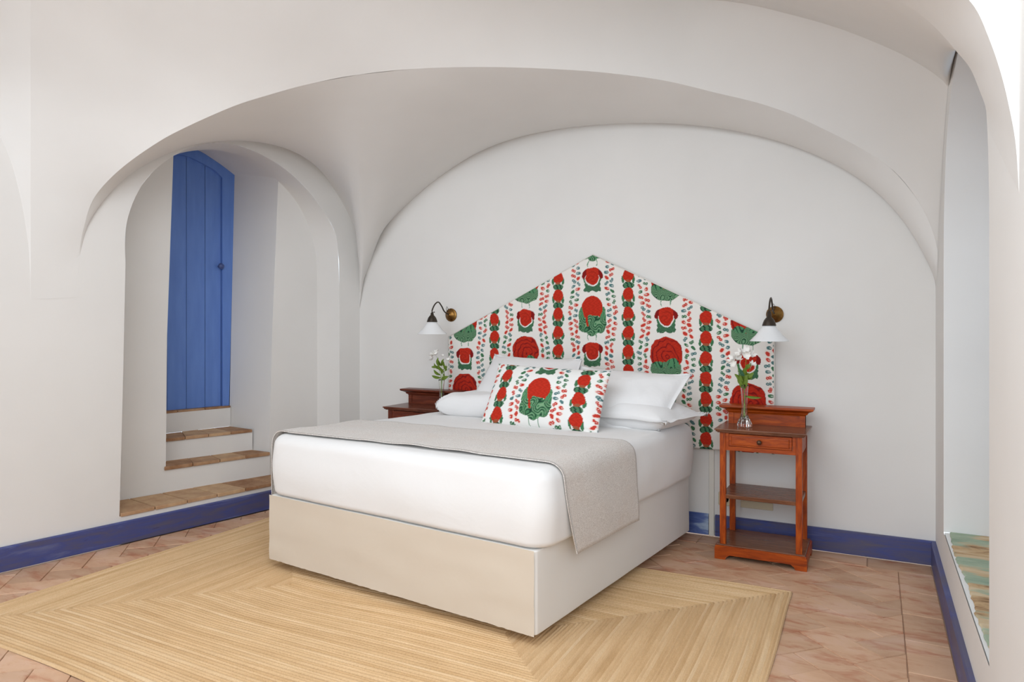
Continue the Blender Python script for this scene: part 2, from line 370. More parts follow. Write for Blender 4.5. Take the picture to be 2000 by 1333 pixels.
# door
d1 = thing('door_1', '', 'door'); del d1['label']; del d1['category']; struct(d1)
def door_top(a): return float(np.interp(a, da[:, 0], da[:, 1]))
lt = lambda a: float(np.interp(a, [-.62, -.41, -.30, -.195, -.10, -.047], [2.43, 2.505, 2.50, 2.468, 2.43, 2.385]))
def dslab(name, a0, a1, z0, topf, off0, off1, mat, par, gap=0, n=8):
    xs = np.linspace(a0+gap, a1-gap, n); poly = [(xs[0], z0)]+[(x, topf(x)) for x in xs]+[(xs[-1], z0)]; k = len(poly)
    V = [dp(a, z, off0) for a, z in poly]+[dp(a, z, off1) for a, z in poly]
    F = [tuple(range(k)), tuple(range(2*k-1, k-1, -1))]+[(i, (i+1) % k, k+(i+1) % k, k+i) for i in range(k)]
    return mesh(name, V, F, mat, par)
for a0, a1 in ((-.59, -.445), (-.445, -.308), (-.308, -.171), (-.171, -.049)):
    o = dslab('plank', a0, a1, Z4+.006, lt, .022, .05, M_DOOR, d1, .0065)
    mo = o.modifiers.new('bevel', 'BEVEL'); mo.width = .005; mo.segments = 2
# frame: right jamb + arch strip
xs = np.linspace(-.62, -.049, 20); poly = [(-.040, Z4)]+[(-.040, 2.378)]
ip = [(x, lt(x)+.004) for x in xs[::-1]]; op = [(x, door_top(x)+.01) for x in np.linspace(-.62, .05, 20)]
poly = [(-.045, Z4)]+ip+op+[(.05, 2.40), (.004, Z4)]
k = len(poly); V = [dp(a, z, .0) for a, z in poly]+[dp(a, z, .05) for a, z in poly]; V2 = [Vector((p[0], p[1], 0)) for p in poly]
F = [tuple(t) for t in tessellate_polygon([V2])]; F += [tuple(i+k for i in t) for t in F]+[(i, (i+1) % k, k+(i+1) % k, k+i) for i in range(k)]
mesh('door_frame', V, F, M_DOOR, d1)
b = BM(); pk = dp(-.066, 1.715, .022)
b.lathe([(.0001, -.0), (.009, .0), (.009, .022), (.018, .030), (.023, .040), (.018, .052), (.0001, .056)], (0, 0, 0), 16, 'y')
kn = b.done('door_knob', M_KNOB, d1, True); kn.location = pk; kn.rotation_euler = (0, 0, PI/2-DA+0.0)
mesh('door_backing', [dp(-.7, Z4-.02, .06), dp(.1, Z4-.02, .06), dp(.1, 2.7, .06), dp(-.7, 2.7, .06)], [(0, 1, 2, 3)], MT('dark_gap', srgb(20, 22, 30), .9).m, d1)

# steps: (name label, front left/right (s,w), back left/right, riser base z, top z)
def make_step(label, fl, fr, bl, br, z0, z1, ntile, th=.022, nose=.012):
    t = thing('step', label, 'step', LW(*fl, z0))
    inv = np.array(t.location)
    P = [LW(*q, 0) for q in (fl, fr, br, bl)]
    V = [p+UPV*(z0) - inv for p in P]+[p+UPV*(z1-th)-inv for p in P]
    mesh('riser', V, [(0, 1, 5, 4), (1, 2, 6, 5), (2, 3, 7, 6), (3, 0, 4, 7), (4, 5, 6, 7), (3, 2, 1, 0)], M_WALL, t)
    for i in range(ntile):
        a, c = i/ntile+.002, (i+1)/ntile-.002
        f = lambda A, B, q: A*(1-q)+B*q
        nf = (P[0]-P[3]); nf = nf/np.linalg.norm(nf)*(nose+random.uniform(-.003, .003))
        Q = [f(P[0], P[1], a)+nf, f(P[0], P[1], c)+nf, f(P[3], P[2], c), f(P[3], P[2], a)]
        dz = random.uniform(-.0015, .0015)
        V = [q+UPV*(z1-th)-inv for q in Q]+[q+UPV*(z1+dz)-inv for q in Q]
        o = mesh('tile', V, [(0, 1, 5, 4), (1, 2, 6, 5), (2, 3, 7, 6), (3, 0, 4, 7), (4, 5, 6, 7), (3, 2, 1, 0)], M_STEP, t)
        mo = o.modifiers.new('bevel', 'BEVEL'); mo.width = .003; mo.segments = 2
    return t
make_step('lowest and widest white step with terracotta tiles, just above the blue baseboard', (.246, .002), (1.83, .002), (.246, .335), (1.80, .20), .0, STEP1, 8)
make_step('middle white plastered step with terracotta tread in the arched doorway', (.650, .301), (1.383, .228), (.76, .50), (1.35, .41), STEP1, Z2, 4)
make_step('topmost white plastered step with terracotta tread, right below the blue door', (.72, .487), (1.353, .405), (.85, .70), (1.338, .682), Z2, Z3, 4)
make_step('raised white threshold with a worn brown tile strip under the blue door', (.74, .70), (1.342, .678), (.78, .79), (1.36, .77), Z3, Z4, 3, .014, .002)

# back wall
struct(mesh('wall_back', [(-3.6, 0, 0), (XR+.01, 0, 0), (XR+.01, 0, ZC), (-3.6, 0, ZC)], [(0, 1, 2, 3)], M_WALL))
# right wall with window niche
Rpx = [(1843, 520), (1843.5, 430), (1845, 367), (1848, 290), (1852.5, 226), (1861, 155), (1871, 104)]
Rc = [(float(p[1]), float(p[2])) for p in (UR(*q) for q in Rpx)]
Rc += [(-1.2, 2.335), (-1.4, 2.30), (-1.6, 2.20), (-1.76, 2.05), (-1.87, 1.85), (-1.912, 1.65), (-1.918, 1.5)]
Rs = spline([(y, z, 0) for y, z in Rc], 50)[:, :2]
ZS = .30
holeR = [(-.474, ZS), (-.474, 1.0)]+[tuple(p) for p in Rs]+[(-1.918, 1.0), (-1.918, ZS)]
WR = [(0, ZS)]+holeR+[(YF, ZS), (YF, ZC), (0, ZC)]
wr = struct(mesh('wall_right', [(XR, y, z) for y, z in WR]+[(XR, 0, 0), (XR, YF, 0), (XR, YF, ZS), (XR, 0, ZS)], [tuple(t) for t in tessellate_polygon([[Vector((p[0], p[1], 0)) for p in WR]])]+[tuple(len(WR)+i for i in range(4))], M_WALL)); DX = .62
hr = np.array([(XR, y, z) for y, z in holeR]); grid('niche_reveal', [hr+np.array([DX*t, 0, 0]) for t in np.linspace(0, 1, 4)], M_WALL, wr)
sill = BM().box(XR+.004, XR+DX+.1, -1.918, -.474, ZS-.28, ZS-.002); so = sill.done('window_sill', M_WALL, wr)
# worn painted layer with a ragged edge
ys = np.linspace(-.476, -1.916, 60); e1 = [XR+.016+.005*math.sin(9*y)+random.uniform(-.004, .004) for y in ys]
grid('sill_paint', [[(e1[i], y, ZS-.001), (e1[i]+.004, y, ZS+.004), (XR+DX, y, ZS+.004)] for i, y in enumerate(ys)], M_SILL, wr, smooth=False)
# casement window in the niche
wn = thing('window_1', '', 'window', (XR+DX, -1.196, ZS)); del wn['label']; del wn['category']; struct(wn)
mw = MT('window_paint', srgb(66, 94, 166), .4).m
fb = BM(); 
for y0, y1 in ((-.72, -.65), (.65, .72), (-.04, .04)): fb.box(.0, .05, y0, y1, 0, 1.95)
for z0, z1 in ((0, .08), (.95, 1.0), (1.87, 1.95)): fb.box(.003, .047, -.65, .65, z0, z1)
fb.done('window_frame', mw, wn)
for y0, y1 in ((-.65, -.04), (.04, .65)):
    for z0, z1 in ((.08, .95), (1.0, 1.87)): BM().box(.022, .026, y0, y1, z0, z1).done('pane', M_PANE, wn)

# ---------------- vaults
pl, pr = UL(155, 500), np.array([XR, -.13, 0]); dF = pr-pl; nF = np.array([-dF[1], dF[0], 0])
F_px = [(155, 500), (165, 440), (185, 385), (230, 335), (290, 290), (350, 255), (450, 210), (520, 187), (600, 165), (700, 146), (820, 134), (960, 131), (1100, 136), (1200, 144), (1300, 158), (1397, 181), (1500, 207), (1600, 248), (1726, 318), (1794, 394), (1828, 473), (1834, 540)]
Fw = [LW(.03, -.001, 1.42)]+[UP(*q, pl, nF) for q in F_px]
B_px = [(724, 512), (745, 455), (800, 395), (860, 345), (930, 300), (1000, 272), (1100, 251), (1200, 242), (1300, 239), (1400, 243), (1500, 262), (1600, 295), (1736, 364), (1794, 430), (1823, 500), (1829, 560)]
Bw = [np.array([-3.567, 0, 1.40]), np.array([-3.535, 0, 1.60])]+[UB(*q) for q in B_px]
Lw = [LW(.03, -.001, 1.42)]+[UL(*q) for q in L_px]+[LW(2.022, 0, 1.62), LW(S1-.002, 0, 1.40)]
def loft(A, B, n, al, sagg=0):
    A, B = np.array(A), np.array(B); rows = []
    for v in np.linspace(0, 1, n):
        h = (1-al)*v+al*(1-math.cos(v*PI/2)); z = (1-al)*v+al*math.sin(v*PI/2)
        R = A.copy(); R[:, :2] = A[:, :2]+(B[:, :2]-A[:, :2])*h; R[:, 2] = A[:, 2]+(B[:, 2]-A[:, 2])*z; rows.append(R)
    return rows
nL, nB = 50, 80; sp = 10
Fd = spline_idx(Fw, 12)
FL = spline(Fw[:sp+1], nL); FB = spline(Fw[sp:], nB)
K = np.vstack([spline(Lw, nL), spline(Bw, nB)[1:]]); FF = np.vstack([FL, FB[1:]])
def relax(R, it, lift=0):
    U = np.array(R, float)
    for _ in range(it):
        U[1:-1, 1:-1] = .25*(U[2:, 1:-1]+U[:-2, 1:-1]+U[1:-1, 2:]+U[1:-1, :-2]); U[1:-1, 1:-1, 2] += lift
    U[..., 0] = np.minimum(U[..., 0], XR-.0005); return U
A0_ = np.array(loft(K, FF, 24, .6)); A1_ = relax(A0_, 90); mk = np.clip((np.arange(A0_.shape[1])-(nL-16))/22., 0, 1); mk = (mk*mk*(3-2*mk))[None, :, None]
struct(grid('ceiling', A0_*(1-mk)+A1_*mk, M_WALL))
Pw = LW(-.2, 0, 0); dn = (C0-Pw); dn[2] = 0; dn /= np.linalg.norm(dn)
NL = [(.001, 1.40), (.003, 1.58), (.008, 1.75), (.03, 1.98), (.09, 2.2), (.2, 2.42), (.36, 2.58), (.62, 2.74), (.95, 2.86), (1.3, 2.95)]
Nw = [Pw+dn*t+UPV*z for t, z in NL]+[np.array(p) for p in [(-2.5, -2.75, 3.0), (-2.1, -2.2, 3.03), (-1.7, -1.7, 3.04), (-1.35, -1.25, 3.02), (-1.1, -.95, 2.985), (-.85, -.74, 2.93), (-.58, -.72, 2.845), (-.367, -.72, 2.748), (-.149, -.72, 2.636), (.079, -.72, 2.489), (.2, -.72, 2.39), (.262, -.71, 2.33), (XR, -.70, 2.30)]]
assert len(Nw) == len(Fw)
Fi, Ni = spline_idx(Fw, 8), spline_idx(Nw, 8)
struct(grid('ceiling', relax(loft(Fi, Ni, 20, .35), 0), M_WALL))
# web of the next bay (left)
L2 = [(-.2, 1.40), (-.203, 1.56), (-.215, 1.72), (-.25, 1.95), (-.31, 2.17), (-.42, 2.38), (-.58, 2.5), (-.8, 2.58), (-1.1, 2.62), (-1.5, 2.6)]
struct(grid('ceiling', loft(spline_idx([LW(s, 0, z) for s, z in L2], 8), Ni[:73], 12, .5), M_WALL))
# web between the lunette and the transverse rib (right)
Rt = [(-.78, 2.305), (-.93, 2.335), (-1.2, 2.348), (-1.45, 2.30), (-1.68, 2.16), (-1.85, 1.95), (-1.918, 1.80)]
KT = [Nw[i] for i in range(12, 23)]+[np.array([XR, y, z]) for y, z in Rt]
GT = [(-1.9, 2.86), (-1.6, 2.82), (-1.3, 2.77), (-1.05, 2.71), (-.85, 2.655), (-.65, 2.59), (-.48, 2.53), (-.3, 2.44), (-.15, 2.36), (-.03, 2.28), (.059, 2.217), (.12, 2.16), (.165, 2.105), (.207, 2.04), (.24, 1.985), (.262, 1.92), (.279, 1.86), (XR, 1.80)]
GT = [np.array([x, -1.918, z]) for x, z in GT]; assert len(GT) == len(KT)
struct(grid('ceiling', relax(loft(spline_idx(KT, 6), spline_idx(GT, 6), 16, .3), 60), M_WALL))
G2 = [(-1.9, 2.78), (-1.6, 2.74), (-1.3, 2.68), (-1.05, 2.62), (-.85, 2.57), (-.65, 2.50), (-.45, 2.42), (-.27, 2.34), (-.1, 2.25), (.02, 2.17), (.11, 2.09), (.165, 2.035), (.203, 1.98), (.228, 1.91), (.25, 1.83), (.266, 1.75), (.279, 1.66), (XR, 1.55)]
G2 = [np.array([x, -2.37, z]) for x, z in G2]
struct(grid('trim_1', loft(spline_idx(GT, 6), spline_idx(G2, 6), 8, 0), M_WALL))
G3 = [p+np.array([.0, -.02, ZC-p[2]]) for p in G2]; G3i = spline_idx(G3, 6)
struct(grid('trim_2', loft(spline_idx(G2, 6), G3i, 6, 0), M_WALL, smooth=False))
struct(mesh('ceiling', [(-5.2, YF, ZC), (.6, YF, ZC), (.6, .2, ZC), (-5.2, .2, ZC)], [(0, 1, 2, 3)], M_WALL))

# ---------------- floor
fl = struct(mesh('floor', [(-5.2, YF, -.006), (.4, YF, -.006), (.4, .1, -.006), (-5.2, .1, -.006)], [(0, 1, 2, 3)], M_GROUT))
def clip(poly, a, b, c):
    out = []
    for i in range(len(poly)):
        p, q = poly[i], poly[(i+1) % len(poly)]; dp_, dq = a*p[0]+b*p[1]-c, a*q[0]+b*q[1]-c
        if dp_ <= 0: out.append(p)
        if dp_*dq < 0: t = dp_/(dp_-dq); out.append((p[0]+(q[0]-p[0])*t, p[1]+(q[1]-p[1])*t))
    return out
def parea(P): return abs(sum(P[i][0]*P[(i+1) % len(P)][1]-P[(i+1) % len(P)][0]*P[i][1] for i in range(len(P))))/2
def inset(P, d):
    cx = sum(p[0] for p in P)/len(P); cy = sum(p[1] for p in P)/len(P)
    return [(p[0]+(cx-p[0])*d/max(math.hypot(cx-p[0], cy-p[1]), .01), p[1]+(cy-p[1])*d/max(math.hypot(cx-p[0], cy-p[1]), .01)) for p in P]
def tile_vf(P):
    n = len(P); A = inset(P, .0025); Bp = inset(P, .0055); tz = random.uniform(-.0012, .0012); tx, ty = random.uniform(-.008, .008), random.uniform(-.008, .008)
    cx = sum(p[0] for p in P)/n; cy = sum(p[1] for p in P)/n; zz = lambda p: tz+tx*(p[0]-cx)+ty*(p[1]-cy)
    V = [(p[0], p[1], -.012) for p in A]+[(p[0], p[1], zz(p)-.003) for p in A]+[(p[0], p[1], zz(p)) for p in Bp]
    F = [tuple(range(2*n, 3*n))]
    for r in (0, 1): F += [(r*n+i, r*n+(i+1) % n, (r+1)*n+(i+1) % n, (r+1)*n+i) for i in range(n)]
    return V, F
TW = .1445; polys = []
ca = math.cos(PI/4)
XB, YB, XE = .108, -.185, .262
for r in range(-60, 60):
    for c4 in range(-30, 30):
        for kind in (0, 1):
            ox, oy = r+4*c4, r
            rect = [(ox, oy), (ox+2, oy), (ox+2, oy+1), (ox, oy+1)] if kind == 0 else [(ox+3, oy), (ox+4, oy), (ox+4, oy+2), (ox+3, oy+2)]
            P = [((x*ca-y*ca)*TW+.03, (x*ca+y*ca)*TW-.06) for x, y in rect]
            cx = sum(p[0] for p in P)/4; cy = sum(p[1] for p in P)/4
            if cx > .4 or cx < -5.2 or cy > .2 or cy < -5.2: continue
            P = clip(P, 1, 0, XB); P = P and clip(P, 0, 1, YB)
            n_ = -O_; P = P and clip(P, -n_[0], -n_[1], -(n_ @ (W0+E_*0))-.03)
            if len(P) >= 3 and parea(P) > .0012: polys.append(P)
y = YB
while y > -5.2: polys.append([(XB, y-.295), (XE, y-.295), (XE, y), (XB, y)]); y -= .295
x = XE
while x > -3.7: polys.append([(max(x-.295, -3.62), YB), (x, YB), (x, -.025), (max(x-.295, -3.62), -.025)]); x -= .295
stuffV, stuffF = [], []; cnt = 0
for P in polys:
    cx = sum(p[0] for p in P)/len(P); cy = sum(p[1] for p in P)/len(P)
    under = (-3.36 < cx < -.44 and -2.68 < cy < -.86) or (-2.9 < cx < -1.25 and cy > -.86)
    V, F = tile_vf(P)
    d = np.array([cx, cy, 0])-C0; D = d @ FW
    vis = D > .3 and abs(1000+FPX*(d @ RT)/max(D, .01)-1000) < 1120 and VH-FPX*d[2]/max(D, .01) < 1440
    if vis and not under: mesh('tile', V, F, M_TILE, fl); cnt += 1
    else:
        o_ = len(stuffV); stuffV += V; stuffF += [tuple(i+o_ for i in f) for f in F]
so = mesh('tile_field', stuffV, stuffF, M_TILE, fl); so['kind'] = 'stuff'
print('floor tiles', cnt)

# ---------------- baseboards
def board(name, A, Bp, nrm, th, z0, z1, mat):
    A, Bp, nrm = (np.array(q, float) for q in (A, Bp, nrm)); pf = [(0, z0), (th, z0), (th, z1-.006), (th-.006, z1), (0, z1)]
    V = [p+nrm*d+UPV*z for p in (A, Bp) for d, z in pf]; k = 5
    F = [tuple(range(k)), tuple(range(2*k-1, k-1, -1))]+[(i, (i+1) % k, k+(i+1) % k, k+i) for i in range(k)]
    return struct(mesh(name, V, F, mat))
board('baseboard_left', LW(-5, 0, 0), LW(2.0, 0, 0), -O_, .020, .003, .128, M_BLUE)
board('baseboard_back', (-3.55, 0, 0), (-.885, 0, 0), (0, -1, 0), .016, .003, .128, M_PALE)
board('baseboard_back', (-.845, 0, 0), (XR, 0, 0), (0, -1, 0), .022, .003, .128, M_BLUE)
board('baseboard_right', (XR, -.02, 0), (XR, YF, 0), (-1, 0, 0), .022, .003, .128, M_BLUE)
BM().box(-.882, -.852, -.016, -.0, .0, .62, .002).done('cable_trunking', M_PLASTIC).__setitem__('label', 'white cable trunking running down the wall left of the right nightstand'); bpy.data.objects['cable_trunking']['category'] = 'trunking'

# ------------------------------------------------------------------ fabric print
def hsh(a, b): x = np.sin(a*127.1+b*311.7)*43758.5453; return x-np.floor(x)
RED, DRED = np.array(srgb(192, 48, 30)[:3]), np.array(srgb(132, 28, 26)[:3])
GRN, DGR, LGR = np.array(srgb(70, 122, 84)[:3]), np.array(srgb(32, 60, 46)[:3]), np.array(srgb(132, 172, 132)[:3])
TEAL, CREAM, PEACH = np.array(srgb(84, 122, 122)[:3]), np.array(srgb(236, 231, 224)[:3]), np.array(srgb(244, 196, 176)[:3])
def fprint(X, Z, base=CREAM, kshift=0, T=(1.638, 1.375, 1.108), allA=False):
    X = X.ravel(); Z = Z.ravel(); out = np.tile(base, (len(X), 1)).astype(float)
    CS, P = .4807, .482
    wx = .004*np.sin(Z*70+X*23)+.003*np.sin(X*131+Z*57); wz = .004*np.sin(X*83+Z*31)+.002*np.sin(Z*149+X*67)
    k = np.round(X/CS); dx = X-k*CS+wx*.6; ka = np.minimum(np.abs(k), 2).astype(int); Tk = np.array(T)[ka]; w_ = np.mod(Tk-Z+wz*.6, P); adx = np.abs(dx)
    def put(m, c): out[m] = c if np.ndim(c) == 1 else c[m]
    sw = .5+.5*np.sin(55*dx+38*np.sin(w_*26)+9*np.sin(dx*70)); sw2 = .5+.5*np.sin(170*dx-110*w_+5*np.sin(w_*70+dx*40)+4*np.sin(dx*95))
    grn = GRN*(1-sw[:, None])+LGR*sw[:, None]*.8; grn = np.where((sw < .16)[:, None], DGR, grn)
    grnA = GRN*(.55+.75*sw2[:, None]); 
    mot = .5+.5*np.sin(dx*210+np.sin(w_*170)*3); redc = RED*(.86+.2*mot[:, None])
    th = np.arctan2(w_-.29, dx); sc_ = 1+.035*np.abs(np.sin(th*9))
    # crab motif: drooping cap, red disc in a pale ring, dark lobed body
    body = (adx < .055+.003*np.sin(w_*190)) & (w_ > .085) & (w_ < .150+.008*np.abs(np.sin(dx*75)))
    put(body, np.where((sw > .62)[:, None], GRN*1.15+.03, np.where((sw > .3)[:, None], GRN*.7+.01, DGR)))
    put((((dx/.060)**2+((w_-.078)/.052)**2) < 1) & (adx > .036) & (w_ > .06), GRN*.85)
    put((dx/.050)**2+((w_-.070)/.051)**2 < 1, base)
    cap = (((dx/.070)**2+((w_-.046)/.046)**2) < 1) & (w_ < .036+9*dx**2+.0*adx) 
    put(cap, np.where((adx > .044)[:, None], DRED, redc))
    tip = (((adx-.058)/.013)**2+((w_-.052)/.020)**2 < 1); put(tip, DRED)
    put((dx/.0435)**2+((w_-.068)/.045)**2 < 1, np.where((.5+.5*np.sin(np.hypot(dx, w_-.07)*260+2*np.arctan2(w_-.07, dx)) > .82)[:, None], RED*.72, redc))
    # medallion, type A (rosette)
    A_ = (ka == 0) | allA; Bm = ~A_
    put(A_ & ((((adx-.070)/.024)**2+((w_-.305)/.055)**2) < sc_), GRN*.95+LGR*.28*sw2[:, None])
    put(A_ & (((((adx-.050)/.046)**2+((w_-.372)/.05)**2) < sc_) | (((dx/.05)**2+((w_-.365)/.078)**2) < 1)), np.where((sw2 > .8)[:, None], LGR*.9, np.where((sw2 < .14)[:, None], DGR*1.2, GRN*(.8+.5*sw2[:, None]))))
    put(A_ & ((np.abs(dx)/.069)**2.4+(np.abs(w_-.262)/.078)**2.4 < 1) & ~(((adx-.012)/.05)**2+((w_-.352)/.045)**2 < 1), redc)
    put(A_ & (np.abs(dx+.037-.1*(w_-.33)) < .008) & (w_ > .3) & (w_ < .378), RED*.9)
    # type B (dome)
    put(Bm & (((dx/.096)**2+((w_-.374)/.068)**2) < sc_) & (w_ > .33), grn)
    dome = Bm & ((np.abs(dx)/.099)**2.2+(np.abs(w_-.287)/.103)**2.2 < sc_) & (w_ < .372)
    put(dome, np.where((.5+.5*np.sin(np.hypot(dx-.01, w_-.30)*210+wx*300) > .86)[:, None], DRED, redc*.93))
    sp1 = ((dx+.050)/.040)**2+((w_-.358)/.026)**2; sp2 = ((dx-.040)/.040)**2+((w_-.346)/.034)**2
    for sp_ in (sp1, sp2): put(dome & (sp_ < 1), np.where((np.sin(150*dx+90*w_+8*np.sin(dx*60)) > .72)[:, None], DGR*1.3, GRN*1.1+LGR*.22*sw[:, None]))
    put(dome & (np.abs(dx-.0-.12*(w_-.36)) < .012) & (w_ > .335), grn)
    # roots
    rt = (np.abs(np.abs(dx)-.024-.006*np.sin((w_-.43)*60)) < .0028) & (w_ > .43) & (w_ < .472); put(rt, GRN*1.1+.1)
    # beads
    off = np.where(A_, 0., .012)
    for j, (x0, am) in enumerate(((.106, .010), (.142, .014))):
        xc = x0+off+am*np.cos(2*PI*(w_-.31)/P); pz = .0345; q = (Z+j*.017+k*.011)/pz; r = np.floor(q); fz = (q-r-.5)*pz; sgn = np.sign(dx); fx = adx-xc
        h = hsh(r, sgn*0+j*7+ka*3); h2 = hsh(r+5, j*3.+ka); an = (h2-.5)*2.2; ex = fx*np.cos(an)+fz*np.sin(an); ez = -fx*np.sin(an)+fz*np.cos(an)
        rr = np.where(h2 > .55, np.minimum(((ex-.0075)/.0085)**2, ((ex+.0075)/.0085)**2)+(ez/.0095)**2, (ex/.0150)**2+(ez/.0098)**2); blob = (rr < 1.0) & (adx > .07); colb = np.where((h < .5)[:, None], RED*1.05+.02, np.where((h < .8)[:, None], TEAL, GRN*.9))
        halo = (rr < 1.9) & (adx > .07) & (h < .5); put(halo, base*.55+PEACH*.45); put(blob, colb)
        hole_ = np.where(h2 > .55, (((np.abs(ex)-.0075)/.0028)**2+(ez/.003)**2) < 1, (((ex-.006)/.007)**2+((ez-.001)/.0032)**2) < 1) & (adx > .07) & (h2 > .22); put(hole_, base*.6+colb*.4)
    # rose chains
    kc = np.floor(X/CS)+.5; dr = X-kc*CS+wx*.5; zc = np.where(np.abs(kc) < 1, 1.578, 1.305); q = (Z+wz*.4-zc)/.1208; q = (q-np.round(q))*.1208; ad = np.abs(dr)
    put((ad < .038) & (np.abs(q) > .032) & ((dr/.038)**2+((np.abs(q)-.0604)/.023)**2 < 1), np.where((np.sin(dr*230+q*170) > .45)[:, None], DGR, GRN*.9+.02))
    put(((ad-.034)/.009)**2+((q+.022)/.024)**2 < 1, GRN*.9)
    put((dr/.035)**2+((q-.004)/.042)**2 < 1, redc)
    put(((dr-.0)/.02)**2+((q+.034)/.008)**2 < 1, RED*.6+GRN*.4)
    return out
def paint(me, cols):
    at = me.color_attributes.new('print', 'FLOAT_COLOR', 'POINT'); a = np.ones((len(me.vertices), 4), np.float32); a[:len(cols), :3] = cols; at.data.foreach_set('color', a.ravel())
def grid_np(name, G, mat, parent, flip=False):
    nu, nv = G.shape[:2]; me = bpy.data.meshes.new(name); me.vertices.add(nu*nv); me.vertices.foreach_set('co', G.reshape(-1).astype(np.float32))
    i, j = np.meshgrid(np.arange(nu-1), np.arange(nv-1), indexing='ij'); a = (i*nv+j).ravel(); Q = np.stack([a, a+1, a+nv+1, a+nv] if flip else [a, a+nv, a+nv+1, a+1], 1)
    me.loops.add(Q.size); me.loops.foreach_set('vertex_index', Q.ravel().astype(np.int32)); me.polygons.add(len(Q))
    me.polygons.foreach_set('loop_start', np.arange(0, Q.size, 4, dtype=np.int32)); me.polygons.foreach_set('loop_total', np.full(len(Q), 4, np.int32)); me.update(calc_edges=True); me.validate()
    return link(name, me, mat, parent, True)

# ------------------------------------------------------------------ headboard
XH, WH, ZT, ZA, ZB0 = -1.612, 1.1033, 1.183, 1.722, .523
hb = thing('headboard', 'tall gabled fabric headboard with red and green floral print against the white wall', 'headboard', (XH, 0, 0))
xs = np.linspace(-WH, WH, 640); tt = np.linspace(0, 1, 350); XX, TT = np.meshgrid(xs, tt, indexing='ij'); ROOF = ZA-(ZA-ZT)*np.abs(XX)/WH; ZZ = ZB0+(ROOF-ZB0)*TT
dE = np.minimum(np.minimum(WH-np.abs(XX), ZZ-ZB0), (ROOF-ZZ)*.9); r_ = .012; yy = -.056+np.where(dE < r_, r_-np.sqrt(np.maximum(r_**2-(r_-dE)**2, 0)), 0)
G = np.stack([XX, yy, ZZ], -1); hp = grid_np('printed_panel', G, M_PRINT, hb); paint(hp.data, fprint(XX, ZZ))
ol = [(-WH, ZB0), (WH, ZB0), (WH, ZT), (0, ZA), (-WH, ZT)]; BM().prism([(x*.999, z*.9995+.0003) for x, z in ol], 'y', -.045, -.001).done('side_band', M_CREAM, hb)
b = BM()
for a, c in ((2, 3), (3, 4), (1, 2), (4, 0)):
    p, q = ol[a], ol[c]; b.tube([(p[0], -.047, p[1]), ((p[0]+q[0])/2, -.047, (p[1]+q[1])/2), (q[0], -.047, q[1])], .0035, 6)
b.done('piping', M_CREAM, hb, True)

# ------------------------------------------------------------------ bed
BR = .1159; BC = np.array([-1.1617, -1.8373, 0.]); LD = np.array([math.sin(BR), math.cos(BR), 0]); WD = np.array([-math.cos(BR), math.sin(BR), 0])
def bed(a, b_, z): return BC+WD*a+LD*b_+UPV*z
# bed local frame: x = to the right (-WD), y = LD ; empty at near-right corner
bedo = thing('bed', 'double bed with cream fabric base and white fitted bedding, foot towards the room', 'bed', tuple(BC), -BR)
BW, BL = 1.633, 1.70
def rrect(a0, a1, b0, b1, r, n=8, side=24):
    """closed loop in bed-local (x=-a, y=b)"""
    x0, x1 = -a1, -a0; pts = []
    cs = [(x1-r, b0+r, -PI/2), (x1-r, b1-r, 0), (x0+r, b1-r, PI/2), (x0+r, b0+r, PI)]
    for i, (cx, cy, a) in enumerate(cs):
        for k in range(n+1): t = a+PI/2*k/n; pts.append((cx+r*math.cos(t), cy+r*math.sin(t)))
        nx = cs[(i+1) % 4]; p = pts[-1]; q = (nx[0]+r*math.cos(nx[2]), nx[1]+r*math.sin(nx[2]))
        for k in range(1, side): pts.append((p[0]+(q[0]-p[0])*k/side, p[1]+(q[1]-p[1])*k/side))
    return pts
def softbox(name, a0, a1, b0, b1, z0, z1, r, edge, mat, par, bulge=0.0, wob=0.0, ns=10, edge_b=None, sag=0):
    eb = edge if edge_b is None else edge_b; prof = []
    for k in range(7): t = PI/2*k/6; prof.append((eb*(1-math.sin(t)), z0+eb*(1-math.cos(t))))
    for k in range(1, ns): prof.append((0-bulge*math.sin(PI*k/ns), z0+eb+(z1-edge-z0-eb)*k/ns))
    for k in range(9): t = PI/2*k/8; prof.append((edge*(1-math.cos(t)), z1-edge*(1-math.sin(t))))
    for d in (.15, .3, .45, .6, .75): prof.append((edge+d, z1-sag*0))
    rows = []
    for ins, z in prof:
        mx = min(a1-a0, b1-b0)/2; ins_ = min(ins, mx-.005); R = max(r-ins_*.6, .01) if ins_ < r else .01
        pts = rrect(a0+ins_, a1-ins_, b0+ins_, b1-ins_, R); row = []
        for i, (x, yv) in enumerate(pts):
            wv = wob*(math.sin(x*9+z*14)*.5+math.sin(yv*13-z*21)*.5+math.sin(x*31+yv*27+z*9)*.25)
            cx, cy = -(a0+a1)/2, (b0+b1)/2; nrm = Vector((x-cx, yv-cy, 0)); nrm.normalize()
            X_, Y_ = x+nrm.x*wv, yv+nrm.y*wv
            row.append((X_*(1-.07*max(Y_, 0)/1.7), Y_*(1-.068*max(-X_, 0)/1.633), z+(wv*.4 if z > z1-edge*.5 else 0)))
        rows.append(row)
    rows = np.array(rows); o = grid(name, rows, mat, par, closed_v=True)
    bm = bmesh.new(); bm.from_mesh(o.data); bm.verts.ensure_lookup_table(); n = rows.shape[1]
    bm.faces.new([bm.verts[i] for i in range(n)][::-1]); bm.faces.new([bm.verts[(len(rows)-1)*n+i] for i in range(n)])
    bmesh.ops.recalc_face_normals(bm, faces=bm.faces[:]); bm.to_mesh(o.data); bm.free(); o.data.polygons.foreach_set('use_smooth', [True]*len(o.data.polygons)); return o
softbox('bed_base', 0, BW, 0, BL, .052, .383, .018, .008, M_BASE, bedo, wob=.0012)
